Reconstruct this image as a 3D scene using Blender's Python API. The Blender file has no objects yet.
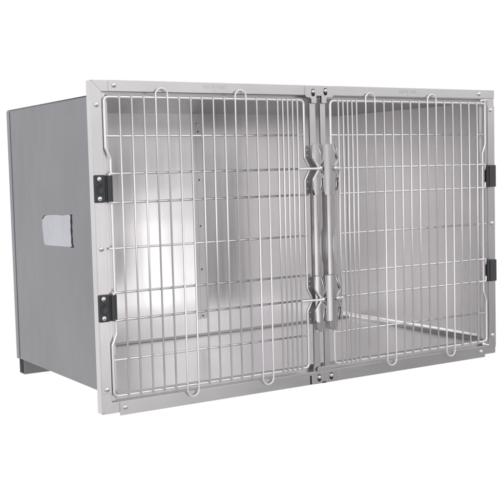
import bpy, bmesh, math, random
from mathutils import Vector, Matrix
random.seed(4)
R = math.radians
scene = bpy.context.scene
C = scene.collection

# ---------------------------------------------------------------- camera
cam_d = bpy.data.cameras.new('camera')
cam = bpy.data.objects.new('camera', cam_d)
C.objects.link(cam)
cam.location = (-0.917616, -2.112744, 0.537292)
cam.rotation_euler = (1.4943176, 0.0254338, -0.5601157)
cam_d.sensor_width = 36.0
cam_d.lens = 1030.969 * 36.0 / 500.0
cam_d.clip_start = 0.05
cam_d.clip_end = 200
scene.camera = cam

# ---------------------------------------------------------------- world (made-up reflection bands, plain white behind) and lamps
w = bpy.data.worlds.new('World')
scene.world = w
w.use_nodes = True
nt = w.node_tree; N = nt.nodes; L = nt.links
bg = N['Background']
tc = N.new('ShaderNodeTexCoord'); sx = N.new('ShaderNodeSeparateXYZ'); L.new(tc.outputs['Generated'], sx.inputs[0])
# made-up surroundings in front: bright and dark sectors shaped for the steel's reflections
def ramp(vals, lo, hi, src):
    r = N.new('ShaderNodeValToRGB'); c = r.color_ramp
    m_ = N.new('ShaderNodeMapRange'); m_.inputs[1].default_value = lo; m_.inputs[2].default_value = hi
    L.new(src, m_.inputs[0]); L.new(m_.outputs[0], r.inputs[0])
    f = lambda p: (p-lo)/(hi-lo)
    c.elements[0].position = f(vals[0][0]); c.elements[1].position = f(vals[-1][0])
    for p, v in vals[1:-1]: c.elements.new(f(p))
    for e, (p, v) in zip(c.elements, vals): e.position = f(p); e.color = (v, v*.99, v*.995, 1)
    return r
ng = N.new('ShaderNodeMath'); ng.operation = 'MULTIPLY'; ng.inputs[1].default_value = -1; L.new(sx.outputs['Y'], ng.inputs[0])
az = N.new('ShaderNodeMath'); az.operation = 'ARCTAN2'; L.new(sx.outputs['X'], az.inputs[0]); L.new(ng.outputs[0], az.inputs[1])
dg_ = N.new('ShaderNodeMath'); dg_.operation = 'MULTIPLY'; dg_.inputs[1].default_value = 57.2958; L.new(az.outputs[0], dg_.inputs[0])
LOW = ((-90, .75), (-50, .70), (-5, .62), (14, .75), (18, 1.4), (27, 1.4), (29.5, .18), (36, .22), (44, .50), (60, .55), (90, .9))
HIGH = ((-1, .30), (-.35, .42), (-.04, .95), (-.006, .24), (.028, .26), (.062, 1.08), (.12, 1.12), (1, .95))
low = ramp(LOW, -90, 90, dg_.outputs[0]); high = ramp(HIGH, -1, 1, sx.outputs['Z'])
fz_ = N.new('ShaderNodeMapRange'); fz_.interpolation_type = 'SMOOTHSTEP'
fz_.inputs[1].default_value = -.035; fz_.inputs[2].default_value = -.006; fz_.inputs[3].default_value = 0; fz_.inputs[4].default_value = 1
L.new(sx.outputs['Z'], fz_.inputs[0])
lowm = N.new('ShaderNodeMix'); lowm.data_type = 'RGBA'; lowm.blend_type = 'MULTIPLY'; lowm.inputs['Factor'].default_value = 1
fal = ramp(((-1, .35), (-.5, .45), (-.24, .62), (-.12, 1.0), (0, 1.0)), -1, 0, sx.outputs['Z'])
L.new(low.outputs[0], lowm.inputs['A']); L.new(fal.outputs[0], lowm.inputs['B'])
front = N.new('ShaderNodeMix'); front.data_type = 'RGBA'
L.new(fz_.outputs[0], front.inputs['Factor']); L.new(lowm.outputs['Result'], front.inputs['A']); L.new(high.outputs[0], front.inputs['B'])
# plain white world colour, no backdrop built, fills every direction with y > 0
yr = N.new('ShaderNodeMapRange'); yr.interpolation_type = 'SMOOTHSTEP'
yr.inputs[1].default_value = -.30; yr.inputs[2].default_value = -.10
L.new(sx.outputs['Y'], yr.inputs[0])
mx_ = N.new('ShaderNodeMix'); mx_.data_type = 'RGBA'
L.new(yr.outputs[0], mx_.inputs['Factor']); L.new(front.outputs['Result'], mx_.inputs['A']); mx_.inputs['B'].default_value = (1.0, 1.0, 1.0, 1)
L.new(mx_.outputs['Result'], bg.inputs[0]); bg.inputs[1].default_value = 1.0

def softbox(name, loc, target, sx, sy, power, col=(1, 1, 1)):
    l = bpy.data.lights.new(name, 'AREA')
    l.shape = 'RECTANGLE'; l.size = sx; l.size_y = sy; l.energy = power; l.color = col
    o = bpy.data.objects.new(name, l); C.objects.link(o)
    o.location = loc
    o.rotation_euler = (Vector(target) - Vector(loc)).to_track_quat('-Z', 'Y').to_euler()
    return o
softbox('softbox_key', (0.9, -3.0, 2.1), (0.6, 0.2, 0.4), 2.2, 1.2, 7, (1, 0.985, 0.98))
softbox('softbox_low', (3.20, -7.4, -0.60), (0.40, 0.6, 0.22), 2.1, 1.4, 9, (1, 0.99, 0.99))
softbox('added_fill_left', (-2.8, -2.9, 0.5), (1.1, 0.4, 0.35), 2.2, 2.0, 22, (1, 0.985, 0.99))  # added fill lamp that brightens the right inner wall

scene.view_settings.view_transform = 'Standard'
scene.view_settings.look = 'None'
scene.view_settings.gamma = 1
scene.view_settings.exposure = 0
scene.render.engine = 'CYCLES'
scene.cycles.max_bounces = 14
scene.cycles.glossy_bounces = 10
scene.cycles.diffuse_bounces = 6

# ---------------------------------------------------------------- materials
def base_mat(name):
    m = bpy.data.materials.new(name); m.use_nodes = True
    nt = m.node_tree
    b = nt.nodes['Principled BSDF']
    return m, nt, b

def steel(name, col=(0.60, 0.585, 0.59), rough=0.34, grain=(1, 60, 60), var=0.10, bump=0.015, metal=1.0, wave=0.0, aniso=0.0, blotch=0.06, rv=1.0):
    """brushed stainless: fine streaks along the short axis of `grain`, faint blotches, soft sheet waviness"""
    m, nt, b = base_mat(name)
    N = nt.nodes; L = nt.links
    tc = N.new('ShaderNodeTexCoord')
    mp = N.new('ShaderNodeMapping'); mp.inputs['Scale'].default_value = grain
    L.new(tc.outputs['Object'], mp.inputs[0])
    n1 = N.new('ShaderNodeTexNoise'); n1.inputs['Scale'].default_value = 9; n1.inputs['Detail'].default_value = 2
    L.new(mp.outputs[0], n1.inputs[0])
    n2 = N.new('ShaderNodeTexNoise'); n2.inputs['Scale'].default_value = 5; n2.inputs['Detail'].default_value = 4
    L.new(tc.outputs['Object'], n2.inputs[0])
    mr = N.new('ShaderNodeMapRange'); mr.inputs[1].default_value = .3; mr.inputs[2].default_value = .7
    mr.inputs[3].default_value = 1 - var; mr.inputs[4].default_value = 1 + var
    L.new(n1.outputs[0], mr.inputs[0])
    mr2 = N.new('ShaderNodeMapRange'); mr2.inputs[1].default_value = .3; mr2.inputs[2].default_value = .7
    mr2.inputs[3].default_value = 1 - blotch; mr2.inputs[4].default_value = 1 + blotch
    L.new(n2.outputs[0], mr2.inputs[0])
    mu = N.new('ShaderNodeMath'); mu.operation = 'MULTIPLY'
    L.new(mr.outputs[0], mu.inputs[0]); L.new(mr2.outputs[0], mu.inputs[1])
    vm = N.new('ShaderNodeVectorMath'); vm.operation = 'SCALE'; vm.inputs[0].default_value = col
    L.new(mu.outputs[0], vm.inputs['Scale'])
    L.new(vm.outputs[0], b.inputs['Base Color'])
    b.inputs['Metallic'].default_value = metal
    mr3 = N.new('ShaderNodeMapRange'); mr3.inputs[1].default_value = .3; mr3.inputs[2].default_value = .7
    mr3.inputs[3].default_value = rough*(1-.15*rv); mr3.inputs[4].default_value = rough*(1+.2*rv)
    L.new(n1.outputs[0], mr3.inputs[0]); L.new(mr3.outputs[0], b.inputs['Roughness'])
    b.inputs['Anisotropic'].default_value = aniso
    bp = N.new('ShaderNodeBump'); bp.inputs['Strength'].default_value = bump; bp.inputs['Distance'].default_value = .002
    L.new(n1.outputs[0], bp.inputs['Height'])
    last = bp
    if wave:
        n3 = N.new('ShaderNodeTexNoise'); n3.inputs['Scale'].default_value = 3.5; n3.inputs['Detail'].default_value = 1
        wm = N.new('ShaderNodeMapping'); wm.inputs['Scale'].default_value = (1.6, 1.6, .45) if grain[2] < 1 else (1, 1, 1); L.new(tc.outputs['Object'], wm.inputs[0]); L.new(wm.outputs[0], n3.inputs[0])
        b2 = N.new('ShaderNodeBump'); b2.inputs['Strength'].default_value = wave; b2.inputs['Distance'].default_value = .03
        L.new(n3.outputs[0], b2.inputs['Height']); L.new(bp.outputs[0], b2.inputs['Normal'])
        last = b2
    L.new(last.outputs[0], b.inputs['Normal'])
    return m

M_RAIL = steel('brushed_steel_rail', (0.66, 0.645, 0.655), .30, (1.5, 60, 60), .03, .0, rv=.5)
M_STILE = steel('brushed_steel_stile', (0.66, 0.645, 0.655), .30, (60, 60, 1.5), .03, .0, rv=.5)
M_BACK = steel('brushed_steel_back', (0.87, 0.855, 0.865), .18, (7, 7, 0.15), .03, 0, wave=.10, blotch=.03, rv=.5)
M_WALL = steel('brushed_steel_wall', (0.92, 0.90, 0.91), .36, (9, 9, 0.2), .012, 0, metal=.6, wave=.04, blotch=.03, rv=.3)
M_FLOOR = steel('brushed_steel_floor', (0.86, 0.85, 0.858), .24, (1, 1, 1), .01, 0, wave=.02, blotch=.03, rv=.3)
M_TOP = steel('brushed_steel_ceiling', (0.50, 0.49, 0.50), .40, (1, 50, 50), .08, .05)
M_WIRE = steel('polished_wire', (0.88, 0.865, 0.875), .32, (20, 20, 20), .0, .0, metal=.75, blotch=.0, rv=0)
M_LATCH = steel('stamped_steel', (0.60, 0.58, 0.59), .24, (60, 60, 2), .07, .03)
M_KEEP = steel('keeper_steel', (0.46, 0.45, 0.455), .42, (20, 20, 20), .05, .0, metal=.85)
M_BEAD = steel('satin_bead', (0.90, 0.885, 0.895), .5, (1, 1, 1), .0, .0, metal=.35, blotch=.02, rv=0)
M_RIVET = steel('rivet_steel', (0.78, 0.76, 0.77), .20, (20, 20, 20), .05, .02)
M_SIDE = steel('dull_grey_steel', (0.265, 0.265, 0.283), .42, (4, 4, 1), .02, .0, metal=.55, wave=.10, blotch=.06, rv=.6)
M_HEMD = steel('dark_hem', (0.10, 0.10, 0.112), .5, (4, 4, 1), .06, .0, metal=.4)
M_HEM = steel('dull_grey_hem', (0.30, 0.30, 0.33), .45, (4, 4, 1), .06, .03, metal=.5)
M_PATCH = steel('pale_patch', (0.53, 0.535, 0.575), .45, (6, 6, 6), .05, .03, metal=.2, blotch=.12)
M_BRACKET = steel('foot_steel', (0.30, 0.295, 0.31), .5, (10, 10, 10), .08, .03, metal=.6)

m, nt, b = base_mat('black_hinge_plastic')
b.inputs['Base Color'].default_value = (0.048, 0.049, 0.055, 1)
b.inputs['Roughness'].default_value = .5
nn = nt.nodes.new('ShaderNodeTexNoise'); nn.inputs['Scale'].default_value = 600
bb = nt.nodes.new('ShaderNodeBump'); bb.inputs['Strength'].default_value = .15; bb.inputs['Distance'].default_value = .0005
nt.links.new(nn.outputs[0], bb.inputs['Height']); nt.links.new(bb.outputs[0], b.inputs['Normal'])
M_BLACK = m
m, nt, b = base_mat('dark_gap'); b.inputs['Base Color'].default_value = (0.012, 0.012, 0.014, 1); b.inputs['Roughness'].default_value = .7
M_DARK = m
m, nt, b = base_mat('brown_bolt'); b.inputs['Base Color'].default_value = (0.26, 0.20, 0.175, 1); b.inputs['Roughness'].default_value = .5; b.inputs['Metallic'].default_value = .5
M_BOLT = m
m, nt, b = base_mat('emboss'); b.inputs['Base Color'].default_value = (0.61, 0.595, 0.605, 1); b.inputs['Roughness'].default_value = .35; b.inputs['Metallic'].default_value = 1
M_EMB = m
# ---------------------------------------------------------------- helpers
def link(name, bm, mat, parent=None, smooth=False, bevel=0, seg=2):
    me = bpy.data.meshes.new(name)
    bmesh.ops.recalc_face_normals(bm, faces=bm.faces)
    if smooth:
        for f in bm.faces: f.smooth = True
    bm.to_mesh(me); bm.free()
    me.materials.append(mat)
    o = bpy.data.objects.new(name, me); C.objects.link(o)
    if parent: o.parent = parent
    if bevel:
        md = o.modifiers.new('bevel', 'BEVEL'); md.width = bevel; md.segments = seg; md.limit_method = 'ANGLE'; md.angle_limit = R(35)
        md.harden_normals = False
        for p in me.polygons: p.use_smooth = False
    return o

def box(bm, x0, x1, y0, y1, z0, z1):
    v = [bm.verts.new(p) for p in ((x0,y0,z0),(x1,y0,z0),(x1,y1,z0),(x0,y1,z0),(x0,y0,z1),(x1,y0,z1),(x1,y1,z1),(x0,y1,z1))]
    for f in ((0,1,2,3),(4,5,6,7),(0,1,5,4),(1,2,6,5),(2,3,7,6),(3,0,4,7)):
        bm.faces.new([v[i] for i in f])

def prism(bm, pts, y0, y1):
    """polygon in the x-z plane extruded from y0 to y1"""
    a = [bm.verts.new((x, y0, z)) for x, z in pts]
    c = [bm.verts.new((x, y1, z)) for x, z in pts]
    bm.faces.new(a); bm.faces.new(c[::-1])
    n = len(pts)
    for i in range(n):
        bm.faces.new((a[i], a[(i+1) % n], c[(i+1) % n], c[i]))

def rrect(x0, x1, z0, z1, r, n=5, corners=(1,1,1,1)):
    P = []
    for k, (cx, cz, a0, real) in enumerate(((x1-r, z1-r, 0, (x1,z1)), (x0+r, z1-r, 90, (x0,z1)), (x0+r, z0+r, 180, (x0,z0)), (x1-r, z0+r, 270, (x1,z0)))):
        if corners[k]:
            for i in range(n+1):
                a = R(a0 + 90*i/n); P.append((cx + r*math.cos(a), cz + r*math.sin(a)))
        else: P.append(real)
    return P

def fillet(path, rad, n=5):
    """round the inner corners of an open polyline"""
    P = [Vector(p) for p in path]; out = [P[0]]
    for i in range(1, len(P)-1):
        a, b_, c = P[i-1], P[i], P[i+1]
        u = (a-b_); v = (c-b_); lu, lv = u.length, v.length; u.normalize(); v.normalize()
        ang = u.angle(v)
        if ang > R(178): out.append(b_); continue
        d = min(rad/math.tan(ang/2), lu*.49, lv*.49)
        p0 = b_+u*d; p1 = b_+v*d
        for k in range(n+1):
            t = k/n
            out.append(p0*(1-t)**2 + b_*2*t*(1-t) + p1*t**2)
    out.append(P[-1]); return out

def tube(bm, path, r, seg=12, closed=False):
    P = [Vector(p) for p in path]; n = len(P); rings = []
    prev = None
    for i in range(n):
        if closed: t = P[(i+1) % n]-P[i-1]
        else: t = P[min(i+1, n-1)]-P[max(i-1, 0)]
        t.normalize()
        if prev is None:
            ref = Vector((0,1,0)) if abs(t.y) < .9 else Vector((1,0,0))
            u = t.cross(ref).normalized()
        else:
            u = (prev - t*prev.dot(t)).normalized()
        prev = u; v = t.cross(u)
        rings.append([bm.verts.new(P[i] + (u*math.cos(2*math.pi*k/seg)+v*math.sin(2*math.pi*k/seg))*r) for k in range(seg)])
    m_ = n if closed else n-1
    for i in range(m_):
        A, B = rings[i], rings[(i+1) % n]
        for k in range(seg):
            bm.faces.new((A[k], A[(k+1) % seg], B[(k+1) % seg], B[k]))
    if not closed:
        bm.faces.new(rings[0][::-1]); bm.faces.new(rings[-1])

def dome(bm, x, y, z, r, h, seg=20, rings=5, flange=0):
    """rivet head on a plane facing -y"""
    prof = []
    if flange: prof += [(flange, 0), (flange, -h*.12), (r, -h*.14)]
    else: prof += [(r, 0)]
    for i in range(1, rings):
        a = i/rings*math.pi/2
        prof.append((r*math.cos(a), -h*math.sin(a)))
    R_ = [[bm.verts.new((x+pr*math.cos(2*math.pi*k/seg), y+py, z+pr*math.sin(2*math.pi*k/seg))) for k in range(seg)] for pr, py in prof]
    for a_, b_ in zip(R_, R_[1:]):
        for k in range(seg): bm.faces.new((a_[k], a_[(k+1) % seg], b_[(k+1) % seg], b_[k]))
    tip = bm.verts.new((x, y-h, z))
    for k in range(seg): bm.faces.new((R_[-1][k], R_[-1][(k+1) % seg], tip))
    bm.faces.new(R_[0][::-1])

# ---------------------------------------------------------------- dimensions (metres)
W, H, D = 1.2225, 0.7455, 0.650
SX = 0.0298                      # outside of the side panel
PT, PB = 0.7164, 0.0372          # body top / bottom
FW = 0.0255                      # width of the face frame

# ---------------------------------------------------------------- the cage
cage = bpy.data.objects.new('kennel_cage', None); C.objects.link(cage)
cage.location = (0, 0, 0)
cage['label'] = 'stainless steel animal kennel cage with two wire doors and grey side panel'
cage['category'] = 'animal cage'

def yz_plate(pts, x0, x1):
    bm = bmesh.new()
    a = [bm.verts.new((x0, y, z)) for y, z in pts]; c = [bm.verts.new((x1, y, z)) for y, z in pts]
    bm.faces.new(a); bm.faces.new(c[::-1])
    for i in range(len(pts)): bm.faces.new((a[i], a[(i+1) % len(pts)], c[(i+1) % len(pts)], c[i]))
    return bm

# body: two side panels, back, ceiling, coved floor, foot rails
T = .0014
YB = D-.0078                     # front of the back wall
def ybk(x):                      # the two back sheets belly towards the divider channel
    return YB-.011*max(0, 1-abs(x-W/2)/(W/2-SX))
def side_panel(x0, x1, mat):
    bm = yz_plate([(.0035, PB), (D-.0068, PB), (D-.0068, PT-.010), (D-.0100, PT-.003), (D-.0150, PT), (.0035, PT)], x0, x1)
    return link('side_panel', bm, mat, cage)
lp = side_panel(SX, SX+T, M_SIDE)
rp = side_panel(W-SX-T, W-SX, M_WALL)
for x, s in ((SX, 1), (W-SX, -1)):            # rounded rear corner seam
    bm = bmesh.new()
    pts = []
    r = .012
    path = [(x-.0006*s, D-.031), (x-.0012*s, D-.022), (x-.0012*s, D-r)]
    for i in range(0, 7):
        a = R(90*i/6); path.append((x-.0012*s+s*r*(1-math.cos(a)), D-r+r*math.sin(a)))
    path.append((x+.03*s, D))
    out = [(px, py) for px, py in path]
    inn = [(px+T*s*1.2, py-.0004 if py < D-.001 else py-T) for px, py in path]
    for zz in ():
        pass
    poly = out + inn[::-1]
    a = [bm.verts.new((px, py, PB-.001)) for px, py in poly]; c = [bm.verts.new((px, py, PT+.001-.012*max(0, (py-(D-.022))/.022)**2)) for px, py in poly]
    bm.faces.new(a); bm.faces.new(c[::-1])
    for i in range(len(poly)): bm.faces.new((a[i], a[(i+1) % len(poly)], c[(i+1) % len(poly)], c[i]))
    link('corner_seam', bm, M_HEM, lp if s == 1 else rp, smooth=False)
# folded hem along the top edge of the left side panel
bm = bmesh.new(); tube(bm, [(SX+.0008, .004, PT+.0006), (SX+.0008, D-.0160, PT+.0004)], .0017, 8)
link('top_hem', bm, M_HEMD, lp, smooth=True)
# pale torn patch on the left side panel
patch = [(.400,.4290),(.388,.4360),(.380,.4375),(.350,.4400),(.300,.4415),(.262,.4405),(.228,.4435),(.2145,.4430),(.2120,.4380),(.2155,.4280),(.2130,.4180),(.2160,.4060),(.2125,.3900),(.2140,.3760),(.2100,.3680),(.2200,.3655),(.3000,.3640),(.3700,.3625),(.3900,.3632),(.3960,.3720),(.3985,.3900),(.4030,.4100)]
pt_o = link('pale_patch', yz_plate(patch, SX-.0012, SX-.0002), M_PATCH, lp)
sliv = [(.2165,.4440),(.2040,.4445),(.2070,.4360),(.2050,.4260),(.2085,.4150),(.2060,.4040),(.2090,.3960),(.2060,.3860),(.2075,.3760),(.2010,.3650),(.2200,.3640),(.2130,.3700),(.2160,.3760),(.2145,.3900),(.2180,.4060),(.2150,.4180),(.2175,.4280),(.2140,.4380)]
link('torn_edge', yz_plate(sliv, SX-.0009, SX-.0001), M_DARK, lp)
bm = bmesh.new(); tube(bm, [(SX-.0002, D-.0320, PB+.002), (SX-.0002, D-.0320, PT-.004)], .0010, 8); link('seam_line', bm, M_HEMD, lp, smooth=True)
sl2 = [(.4010,.4295),(.3930,.4345),(.3860,.4385),(.3800,.4390),(.3860,.4345),(.3960,.4285)]
link('torn_edge', yz_plate(sl2, SX-.0015, SX-.0003), M_DARK, lp)

def sheet(x0, x1):
    bm = bmesh.new()
    v = [bm.verts.new((x, ybk(x)+t, z)) for z in (PB+.0003, PT-.002) for x, t in ((x0, 0), (x1, 0), (x1, T), (x0, T))]
    for f in ((0,1,2,3),(4,5,6,7),(0,1,5,4),(1,2,6,5),(2,3,7,6),(3,0,4,7)): bm.faces.new([v[i] for i in f])
    return bm
bm = sheet(SX+.0022, W/2-.004)
bk = link('back_panel', bm, M_BACK, cage)
bm = sheet(W/2-.0038, W-SX-.0022)
bk2 = link('back_panel', bm, M_BACK, cage)
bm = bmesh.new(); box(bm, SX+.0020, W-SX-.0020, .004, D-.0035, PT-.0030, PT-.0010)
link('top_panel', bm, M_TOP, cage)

# divider channel on the back wall
bm = bmesh.new(); prism(bm, rrect(.6105, .6330, .090, PT-.030, .008), YB-.0150, YB-.0100)
ch = link('divider_channel', bm, M_STILE, bk2, bevel=.001)
bm = bmesh.new(); box(bm, .6040, .6098, YB-.0160, YB-.0100, .088, PT-.004)
link('channel_edge', bm, M_STILE, bk2)
for z in (.6597, .5143, .3739, .2418, .0990):
    bm = bmesh.new(); dome(bm, .6180, YB-.0151, z, .0030, .0015, 12)
    link('bolt', bm, M_BOLT, bk2, smooth=True)

# coved floor pan
bm = bmesh.new()
x0, x1, y0, y1, cr = SX+T+.0004, W-SX-T-.0004, .022, YB-.0006, .016
def samples(a, b_, n, cove0, cove1):
    s = []
    k = 10
    if cove0: s += [a + cr*(i/k)**1.3 for i in range(k)]
    else: s += [a]
    lo_, hi_ = (a+cr if cove0 else a), (b_-cr if cove1 else b_)
    s += [lo_+(hi_-lo_)*i/n for i in range(n+1) if not (i == 0 and not cove0)]
    if cove1: s += [b_ - cr*(i/k)**1.3 for i in range(k-1, -1, -1)]
    return s
xs = samples(x0, x1, 60, True, True); ys = samples(y0, y1, 30, False, True)
def cove(d, r): return r-math.sqrt(max(r*r-(r-d)**2, 0)) if d < r else 0
def fz(x, y):
    return .0375+max(cove(max(min(x-x0, x1-x), 0), cr), cove(max(y1-y, 0), .0020), 0)
ys = [y for y in ys if y <= y1-.016] + [y1-.0065+.0065*(i/8)**.8 for i in range(9)]
V = [[bm.verts.new((x, y-(YB-ybk(x))*(y-y0)/(y1-y0), fz(x, y))) for y in ys] for x in xs]
for i in range(len(xs)-1):
    for j in range(len(ys)-1): bm.faces.new((V[i][j], V[i+1][j], V[i+1][j+1], V[i][j+1]))
link('floor_pan', bm, M_FLOOR, cage, smooth=True)

bm = bmesh.new(); box(bm, FW+.001, W-FW-.001, .0223, .0232, .0275, .0376); box(bm, FW+.001, SX+.018, .0223, .0232, .0378, .0560); box(bm, W-SX-.018, W-FW-.001, .0223, .0232, .0378, .0560)
link('floor_sill', bm, M_RAIL, cage)

bm = bmesh.new(); tube(bm, [(x0+.006, ybk(x0+.006)-.0010, .0408), (W/2, ybk(W/2)-.0010, .0408), (x1-.006, ybk(x1-.006)-.0010, .0408)], .0034, 10)
link('floor_bead', bm, M_BEAD, cage, smooth=True)

# rear foot rail: C-channel lying under the body
bm = bmesh.new()
prof = [(D-.040, -.0070), (D-.004, -.0070), (D-.004, PB-.001), (D-.040, PB-.001), (D-.040, PB-.004), (D-.0065, PB-.004), (D-.0065, -.0045), (D-.0375, -.0045), (D-.0375, PB-.0065), (D-.040, PB-.0065)]
prof = [(D-.040, -.0070), (D-.004, -.0070), (D-.004, PB-.0010), (D-.0060, PB-.0010), (D-.0060, -.0050), (D-.0380, -.0050), (D-.0380, PB-.0010), (D-.040, PB-.0010)]
a = [bm.verts.new((SX+.008, y, z)) for y, z in prof]; c = [bm.verts.new((W-SX-.008, y, z)) for y, z in prof]
bm.faces.new(a); bm.faces.new(c[::-1])
for i in range(len(prof)): bm.faces.new((a[i], a[(i+1) % len(prof)], c[(i+1) % len(prof)], c[i]))
link('foot_rail', bm, M_BRACKET, cage)

# ---------------------------------------------------------------- face frame
def rivet(parent, x, z, y=-.0020, r=.0062, h=.0042, name='rivet'):
    bm = bmesh.new(); dome(bm, x, y, z, r, h)
    return link(name, bm, M_RIVET, parent, smooth=True)

# stiles (mitred at the corners) with outer return and inner stop
def stile(pts_face, pts_over, xr0, xr1, xi0, xi1):
    bm = bmesh.new()
    prism(bm, pts_face, -.0001, .0014)
    prism(bm, pts_over, -.0018, -.0002)
    box(bm, xr0, xr1, .0016, .0240, .0005, H-.0005)          # outer return
    box(bm, xi0, xi1, .0016, .0205, .0270, H-.0270)          # inner return
    c_ = FW if xi0 < .5 else W-FW
    s_ = 1 if xi0 < .5 else -1
    box(bm, min(c_-.0004*s_, c_+.0090*s_), max(c_-.0004*s_, c_+.0090*s_), .0018, .0030, .0275, H-.0275)   # recessed lip
    return link('frame_stile', bm, M_STILE, cage, bevel=.0006)
g = .0006
ls = stile([(0, 0), (FW-g, FW), (FW-g, H-FW), (0, H)],
           [(.0004, .0465), (FW-g, .0465), (FW-g, H-FW-.0004), (.0004, H-.0010)], 0, .0014, FW-.002, FW-g)
rs = stile([(W, 0), (W-FW+g, FW), (W-FW+g, H-FW), (W, H)],
           [(W-FW+g, .0180), (W+.0006, .0180), (W+.0006, .7024), (W-FW+g, .7024)], W-.0014, W, W-FW+g, W-FW+.002)
def stop_flange(x0, x1, z0, z1, parent):
    bm = bmesh.new(); box(bm, x0, x1, .0207, .0220, z0, z1)
    return link('door_stop', bm, M_STILE, parent)
stop_flange(FW-.001, FW+.0220, .030, H-.030, ls); stop_flange(W-FW-.0110, W-FW+.001, .030, H-.030, rs)

def rail(pts_face, pts_over, zr0, zr1, zi0, zi1):
    bm = bmesh.new()
    prism(bm, pts_face, -.0001, .0014)
    prism(bm, pts_over, -.0020, -.0002)
    box(bm, .0020, W-.0020, .0016, .0236, zr0, zr1)
    box(bm, FW+.0005, W-FW-.0005, .0016, .0205, zi0, zi1)
    return link('frame_rail', bm, M_RAIL, cage, bevel=.0006)
tr = rail([(g, H), (W-g, H), (W-FW, H-FW+g), (FW, H-FW+g)],
          [(.0420, H-FW+.0008), (W, H-FW+.0030), (W+.0004, H+.0004), (.0420, H+.0004)], H-.0016, H-.0003, H-FW+g, H-FW+.0022)
br = rail([(g, 0), (W-g, 0), (W-FW, FW-g), (FW, FW-g)],
          [(.0430, FW-.0015), (1.1800, FW-.0015), (1.1800, -.0070), (.0430, -.0070)], .0003, .0016, FW-.0022, FW-g)
bm = bmesh.new(); box(bm, FW+.004, W-FW-.004, .0207, .0220, H-.0330, H-.0250); link('door_stop', bm, M_RAIL, tr)
bm = bmesh.new(); box(bm, FW+.004, W-FW-.004, .0207, .0220, .0245, .0400); link('door_stop', bm, M_RAIL, br)
for x, z in ((.0125, .6916), (.0118, .3730), (.0135, .0563)): rivet(ls, x, z)
for x, z in ((1.2085, .6910), (1.2105, .3729), (1.2095, .0524)): rivet(rs, x, z)
for x, z in ((.0559, .7350), (1.1647, .7349)): rivet(tr, x, z)
for x, z in ((.0563, .0103), (1.1640, .0100)): rivet(br, x, z)

# embossed maker's mark on both halves of the top rail
def emboss(cx, cz):
    cu = bpy.data.curves.new('mark', 'FONT'); cu.body = 'SHOR-LINE'; cu.size = .0120; cu.extrude = .0002
    cu.align_x = 'CENTER'; cu.align_y = 'CENTER'; cu.offset = .0002; cu.space_character = 1.05
    o = bpy.data.objects.new('mark_tmp', cu); C.objects.link(o)
    dg = bpy.context.evaluated_depsgraph_get()
    me = bpy.data.meshes.new_from_object(o.evaluated_get(dg))
    bpy.data.objects.remove(o)
    me.transform(Matrix.Rotation(R(90), 4, 'X')); me.transform(Matrix.Translation((cx, -.0021, cz)))
    bm = bmesh.new(); bm.from_mesh(me)
    prism(bm, [(cx-.0030, cz-.0072), (cx+.0030, cz-.0072), (cx, cz-.0108)], -.0024, -.0021)
    bpy.data.meshes.remove(me)
    o = link('embossed_mark', bm, M_EMB, tr)
emboss(.3140, .7360); emboss(.9060, .7360)

# mullions between the doors
def mullion(x0, x1):
    bm = bmesh.new()
    box(bm, x0, x1, .0020, .0035, .0200, H-.0200)
    box(bm, x0, x0+.0014, .0037, .0070, .0262, H-.0262)
    box(bm, x1-.0014, x1, .0037, .0070, .0262, H-.0262)
    return link('mullion', bm, M_STILE, cage, bevel=.0005)
mullion(.5880, .6062); mullion(.6205, .6370)

def keyhole_cut(pts_outline): return pts_outline
# top bracket
bm = bmesh.new()
prism(bm, [(.5760, H-.0004), (.5725, H-.0035), (.5715, H-.0080), (.5715, .7220), (.5725, .7185), (.5760, .7160), (.5860, .7150),
           (.5900, .7110), (.5900, .7020), (.6060, .7020), (.6060, .7200), (.6215, .7200), (.6215, .7020), (.6368, .7020), (.6368, .7140),
           (.6400, .7160), (.6540, .7162), (.6575, .7190), (.6610, .7270), (.6620, H-.0004)], -.0046, -.0022)
tb = link('top_bracket', bm, M_STILE, cage, bevel=.0007)
# bottom bracket
bm = bmesh.new()
prism(bm, rrect(.5740, .6600, -.0066, .0245, .007, corners=(1,1,1,1))[:], -.0046, -.0022)
prism(bm, rrect(.5925, .6330, .0247, .0360, .006, corners=(1,1,0,0)), -.0046, -.0022)
bb_ = link('bottom_bracket', bm, M_STILE, cage, bevel=.0007)
for par, pts in ((tb, ((.5957, .7297), (.6335, .7325))), (bb_, ((.5970, .0098), (.6350, .0101)))):
    for x, z in pts:
        # dark oblong laid on as the shade of an opening, screw over it
        bm = bmesh.new(); prism(bm, rrect(x-.0052, x+.0052, z-.0110, z+.0075, .0050), -.0051, -.0047)
        link('slot_shade', bm, M_DARK, par)
        rivet(par, x-.0006, z+.0006, -.0052, .0050, .0045, 'screw')
for x in (.5735, .6120, ):
    bm = bmesh.new(); prism(bm, rrect(x-.0030, x+.0012, -.0060, .0165, .0020), -.0030, -.0021) if x < .6 else box(bm, .6065, .6180, -.0052, -.0047, -.0064, -.0030)
    link('notch', bm, M_DARK, bb_)

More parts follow.
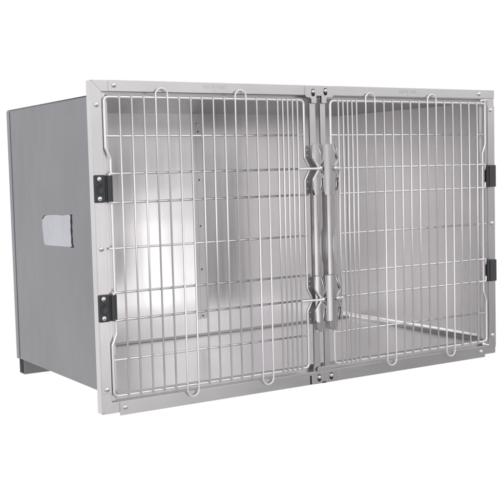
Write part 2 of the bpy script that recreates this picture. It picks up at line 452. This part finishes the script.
# ---------------------------------------------------------------- doors
ZT, ZB = .7085, .0390
HZ = (.6225, .5390, .4745, .3725, .2730, .2105, .1210)
YR, YH, YV = -.0040, -.0045, -.0090
RO, RH, RV = .0034, .0024, .00215
def door(mx, flip):
    """built hinge-side left; mx maps the door's own x to the cage's x; flip swaps top and bottom loops"""
    L_, R_ = .0297, .5655
    zf = (lambda z: z) if not flip else (lambda z: ZT+ZB-z)
    def P(x, y, z): return (mx(x), y, z)
    jog = .0105
    # outer rod: jogs inwards past the hinges, V bends at both latches
    path = [(L_+.25, ZT), (L_, ZT), (L_, .5960), (L_+jog, .5710), (L_+jog, .1800), (L_, .1550), (L_, ZB),
            (R_, ZB), (R_, .1830), (R_+.0135, .2105-.0040), (R_+.0135, .2105+.0040), (R_, .2380),
            (R_, .5115), (R_+.0135, .5390-.0040), (R_+.0135, .5390+.0040), (R_, .5665), (R_, ZT), (L_+.25, ZT)]
    pp = fillet([P(x, YR, z) for x, z in path], .011, 6)
    bm = bmesh.new(); tube(bm, pp[:-1], RO, 14, closed=True)
    d = link('door', bm, M_WIRE, cage, smooth=True)
    # horizontal wires
    for i, z in enumerate(HZ):
        bm = bmesh.new()
        if i in (1, 2, 4, 5):       # hooked round the hinge pin
            s = -1 if i in (1, 4) else 1
            # near the latch axes (1 and 5) the wire is longer
            xe = R_+.020 if i in (1, 5) else R_+.010
            xh = L_+.0045
            path = fillet([P(xh, YH-.004, z+s*.0150), P(xh, YH-.004, z), P(xh+.012, YH-.004, z), P(xh+.030, YH, z), P(xe, YH, z)], .006, 5)
            tube(bm, path, RH*1.1, 12)
        else:
            tube(bm, [P(L_-.001, YH, z), P(R_+.004, YH, z)], RH, 12)
        link('horizontal_wire', bm, M_WIRE, d, smooth=True)
    # vertical wires; some pairs are one hairpin wire
    X = [None] + [.0645+.03007*i for i in range(15)] + [.5000, .5145, .5290, .5436]
    top = ((4, 5), (11, 12)); bot = ((6, 7), (13, 14))
    zt, zb, ext = ZT+.0035, ZB-.0035, .0195
    if flip: top, bot = bot, top
    used = set()
    for a, b2 in top:
        used |= {a, b2}
        r = (X[b2]-X[a])/2; cx = (X[a]+X[b2])/2
        path = [P(X[a], YV, zb), P(X[a], YV, ZT+.02-r)]
        path += [P(cx-r*math.cos(math.pi*k/12), YV, ZT+.021-r+r*math.sin(math.pi*k/12)) for k in range(13)]
        path += [P(X[b2], YV, zb)]
        bm = bmesh.new(); tube(bm, path, RV, 12); link('hairpin_wire', bm, M_WIRE, d, smooth=True)
    for a, b2 in bot:
        used |= {a, b2}
        r = (X[b2]-X[a])/2; cx = (X[a]+X[b2])/2
        path = [P(X[a], YV, zt), P(X[a], YV, ZB-.025+r)]
        path += [P(cx-r*math.cos(math.pi*k/12), YV, ZB-.026+r-r*math.sin(math.pi*k/12)) for k in range(13)]
        path += [P(X[b2], YV, zt)]
        bm = bmesh.new(); tube(bm, path, RV, 12); link('hairpin_wire', bm, M_WIRE, d, smooth=True)
    for i in range(1, 20):
        if i in used: continue
        bm = bmesh.new(); dx = random.uniform(-.0007, .0007)
        tube(bm, [P(X[i]+dx, YV, zb), P(X[i]+random.uniform(-.0007, .0007), YV-random.uniform(0, .0006), .37), P(X[i]+dx*.3, YV, zt)], RV, 12)
        link('vertical_wire', bm, M_WIRE, d, smooth=True)
    return d
d1 = door(lambda x: x, False)
d2 = door(lambda x: 1.2132-x, True)

# ---------------------------------------------------------------- hinges
def hinge(zc, s):
    X = (lambda x: x) if s == 1 else (lambda x: W-x)
    def rng(a, b2): return (X(a), X(b2)) if s == 1 else (X(b2), X(a))
    z0, z1 = zc-.0305, zc+.0305
    bm = bmesh.new()
    if s == -1:                  # seen from the knuckle side: a tall closed block
        for xa, xb, ya, yb in ((.0075, .0150, -.0150, -.0021), (.0153, .0325, -.0165, -.0021), (.0328, .0390, -.0135, -.0060)):
            xa, xb = rng(xa, xb); box(bm, xa, xb, ya, yb, z0, z1)
        return link('hinge', bm, M_BLACK, cage, bevel=.0015)
    x0_, x1_ = rng(-.0022, .0245)
    prism(bm, rrect(x0_, x1_, z0, z1, .0025, 3), -.0075, -.0021)
    # grooved knuckle round the hinge pin
    for xa, xb, ya, yb in ((.0247, .0275, -.0090, .0010), (.0277, .0355, -.0130, -.0030), (.0357, .0412, -.0105, .0100)):
        xa, xb = rng(xa, xb); box(bm, xa, xb, ya, yb, z0+.0012, z1-.0012)
    h = link('hinge', bm, M_BLACK, cage, bevel=.0012)
    # oval boss with a rim
    cx = X(.0118)
    bm = bmesh.new(); ring = []
    n = 28
    for rr, yy in ((1.0, -.0076), (1.0, -.0094), (.82, -.0094), (.74, -.0078)):
        ring.append([bm.verts.new((cx+.0085*rr*math.cos(2*math.pi*k/n), yy, zc+.0125*rr*math.sin(2*math.pi*k/n))) for k in range(n)])
    for a_, b2 in zip(ring, ring[1:]):
        for k in range(n): bm.faces.new((a_[k], a_[(k+1) % n], b2[(k+1) % n], b2[k]))
    bm.faces.new(ring[-1])
    link('oval_boss', bm, M_BLACK, h, smooth=True)
    for dz in (-.0215, .0215):
        bm = bmesh.new(); dome(bm, X(.0100), -.0076, zc+dz, .0060, .0050); link('rivet', bm, M_RIVET, h, smooth=True)
for zc in (.5062, .2400):
    hinge(zc, 1); hinge(zc, -1)

# ---------------------------------------------------------------- latches
def curved_sheet(bm, outl, y0, bulge, t, xc, half, nx=12):
    """sheet whose left/right edges follow outl = [(z, xl, xr)...], bulging towards the viewer"""
    F, B = [], []
    for z, xl, xr in outl:
        rowf, rowb = [], []
        for i in range(nx+1):
            x = xl+(xr-xl)*i/nx
            q = max(0, 1-((x-xc)/half)**2)
            y = y0-bulge*math.sqrt(q) if q > 0 else y0
            rowf.append(bm.verts.new((x, y, z))); rowb.append(bm.verts.new((x, y+t, z)))
        F.append(rowf); B.append(rowb)
    n = len(outl)
    for j in range(n-1):
        for i in range(nx):
            bm.faces.new((F[j][i], F[j][i+1], F[j+1][i+1], F[j+1][i])); bm.faces.new((B[j][i], B[j+1][i], B[j+1][i+1], B[j][i+1]))
        bm.faces.new((F[j][0], F[j+1][0], B[j+1][0], B[j][0])); bm.faces.new((F[j][nx], B[j][nx], B[j+1][nx], F[j+1][nx]))
    for i in range(nx):
        bm.faces.new((F[0][i], B[0][i], B[0][i+1], F[0][i+1])); bm.faces.new((F[-1][i], F[-1][i+1], B[-1][i+1], B[-1][i]))

def interp(keys, n=40):
    out = []
    z0_, z1_ = keys[0][0], keys[-1][0]
    zs = sorted(set([k[0] for k in keys] + [z0_+(z1_-z0_)*i/n for i in range(n+1)]))
    for z in zs:
        for a_, b2 in zip(keys, keys[1:]):
            if a_[0] <= z <= b2[0]:
                t = (z-a_[0])/(b2[0]-a_[0]); out.append((z, a_[1]+(b2[1]-a_[1])*t, a_[2]+(b2[2]-a_[2])*t)); break
    return out

def latch(ox, keeper):
    """ox = left edge of the pull bar; two stamped paddles joined by a long pull bar"""
    # pull bar with the finger notch on its right edge
    w_ = .0262
    bm = bmesh.new()
    keys = [(.0800, ox, ox+w_-.001), (.3050, ox, ox+w_), (.3300, ox, ox+w_-.009), (.3700, ox, ox+w_-.011), (.3930, ox, ox+w_), (.4900, ox, ox+w_)]
    keys = [(.1300, ox, ox+w_-.001), (.2950, ox, ox+w_), (.3300, ox, ox+w_-.0105), (.3620, ox, ox+w_-.0105), (.3950, ox, ox+w_), (.4900, ox, ox+w_)]
    curved_sheet(bm, interp(keys), -.0160, .0030, .0014, ox+w_/2, w_*.62)
    lt = link('latch', bm, M_LATCH, cage, smooth=True, bevel=0)
    md = lt.modifiers.new('split', 'EDGE_SPLIT'); md.split_angle = R(40)
    # pale tube along the finger notch paints the light its edge catches
    bm = bmesh.new()
    tube(bm, fillet([(ox+w_-.0005, -.0150, .2950), (ox+w_-.0105, -.0165, .3320), (ox+w_-.0105, -.0165, .3600), (ox+w_-.0020, -.0160, .3960)], .02, 6), .0012, 8)
    link('notch_glint', bm, M_WIRE, lt, smooth=True)
    for zc, lo_, hi_ in ((.5390, -.0660, .0600), (.2105, -.0560, .0600)):
        # stamped paddle, waisted at the bolt
        xl, xr = (ox-.0030, ox+.0280) if keeper else (ox-.0130, ox+.0335)
        v_ = .0165 if keeper else .002
        keys = [(zc+lo_, xl+.003, xr-.010), (zc-.0540, xl, xr-.004), (zc-.0280, xl, xr+.0005), (zc-.016, xl+v_*.4, xr-.0015), (zc-.004, xl+v_, xr-.0150), (zc+.004, xl+v_, xr-.0150), (zc+.017, xl+v_*.4, xr-.002), (zc+.0260, xl, xr), (zc+hi_, xl-.001, xr-.0105)]
        bm = bmesh.new(); curved_sheet(bm, interp(keys), -.0195, .0065, .0016, (xl+xr)/2-.002, .0245)
        p_ = link('paddle', bm, M_LATCH, lt, smooth=True)
        md = p_.modifiers.new('split', 'EDGE_SPLIT'); md.split_angle = R(40)
        # dark strips laid on the paddle as the shade of slits, bright lips beside
        for top_, bot_, hw in (((xr-.0140, zc+.057), (xr-.0035, zc+.0240), .0008), ((xr-.0045, zc-.0250), (xr-.0090, zc-.0550), .0016)):
            bm = bmesh.new()
            prism(bm, [(top_[0]-hw, top_[1]), (top_[0]+hw, top_[1]+.001), (bot_[0]+hw, bot_[1]), (bot_[0]-hw, bot_[1]+.001)], -.0264, -.0215)
            link('slit_shade', bm, M_DARK, lt)
            bm = bmesh.new()
            tube(bm, [(top_[0]-hw-.0008, -.0258, top_[1]), (bot_[0]-hw-.0008, -.0258, bot_[1]-.001), (bot_[0]+hw, -.0258, bot_[1]-.0022)], .0009, 8)
            link('slit_lip', bm, M_RIVET, lt, smooth=True)
        # rolled right edge catching the light
        bm = bmesh.new()
        tube(bm, fillet([(xr-.0105, -.0230, zc+hi_), (xr, -.0235, zc+.0240), (xr-.0150, -.0250, zc+.0040), (xr-.0150, -.0250, zc-.0040), (xr-.0010, -.0240, zc-.0180), (xr+.0003, -.0235, zc-.0290), (xr-.0050, -.0230, zc-.0540)], .003, 4), .0011, 8)
        link('rolled_edge', bm, M_RIVET, lt, smooth=True)
        if keeper:      # pale tube added as the highlight on the paddle's folded left edge
            bm = bmesh.new()
            tube(bm, fillet([(xl+.0015, -.0215, zc+hi_-.002), (xl+.0015, -.0215, zc+.0260), (xl+.0150, -.0245, zc+.0040), (xl+.0150, -.0245, zc-.0040), (xl+.0015, -.0215, zc-.0260), (xl+.0015, -.0215, zc-.0520)], .006, 5), .0030, 10)
            link('fold_highlight', bm, M_WIRE, lt, smooth=True)
        # dark socket behind the bolt
        bm = bmesh.new(); dome(bm, xr-.0110, -.0215, zc, .0090, .0045, 14); link('bolt_socket', bm, M_KEEP, lt, smooth=True)
        # bolt with washers and the short axle
        bm = bmesh.new()
        for k, (ra, yy) in enumerate(((.0066, -.0235), (.0050, -.0270), (.0054, -.0300))):
            dome(bm, xr-.0130, yy, zc, ra, .0030, 14)
        link('bolt', bm, M_RIVET, lt, smooth=True)
        bm = bmesh.new()
        tube(bm, fillet([(xr-.0160, -.0290, zc+.0060), (xr-.0080, -.0300, zc+.0030), (xr-.0010, -.0270, zc+.0080)], .003, 4), .0013, 8)
        tube(bm, fillet([(xr-.0150, -.0290, zc-.0050), (xr-.0080, -.0300, zc-.0040), (xr-.0040, -.0270, zc-.0110)], .003, 4), .0014, 8)
        link('spring_clip', bm, M_KEEP, lt, smooth=True)
        bm = bmesh.new()
        if keeper: tube(bm, [(.5420, -.0130, zc), (.5560, -.0170, zc), (xl+.012, -.0280, zc), (xr-.0100, -.0300, zc)], .0030, 12)
        else: tube(bm, [(xr-.0080, -.0270, zc), (xr+.0080, -.0200, zc), (.6760, -.0130, zc)], .0029, 12)
        link('latch_axle', bm, M_WIRE, lt, smooth=True)
        if keeper:
            # folded keeper plate with a V notch and two screw holes
            bm = bmesh.new()
            e = [(zc-.062, .5690), (zc-.0270, .5690), (zc-.0040, .5825), (zc+.0040, .5825), (zc+.0270, .5690), (zc+.058, .5690)]
            keys = [(z, x, x+.0155) for z, x in e]
            curved_sheet(bm, interp(keys), -.0030, 0, .0012, 0, 1, 2)
            kp = link('keeper_plate', bm, M_KEEP, lt)
            bm = bmesh.new(); tube(bm, fillet([(x+.0190, -.0090, z) for z, x in e], .008, 5), .0036, 10)
            link('keeper_fold', bm, M_LATCH, lt, smooth=True)
            for z in (zc-.050, zc-.0330, zc+.0330, zc+.046):
                bm = bmesh.new(); dome(bm, .5750, -.0032, z, .0026, .0012, 10); link('screw', bm, M_RIVET, lt, smooth=True)
    # side channel of the latch resting on the door wires
    return lt
l1 = latch(.5810, True)
l2 = latch(.6225, False)
bm = bmesh.new(); box(bm, .6530, .6590, -.0080, -.0065, .1700, .5900); box(bm, .6600, .6660, -.0080, -.0065, .1700, .5900)
link('latch_guide', bm, M_STILE, l2, bevel=.0006)
# lower ends of the latch bars
for lt, xc in ((l1, .5935), (l2, .6330)):
    bm = bmesh.new()
    prof_ = rrect(xc-.0135, xc+.0135, .1290, .1560, .0130, 8, (0,0,1,1))
    prism(bm, prof_, -.0215, -.0195)
    link('rounded_end', bm, M_LATCH, lt, bevel=.0006)

bpy.context.view_layer.update()
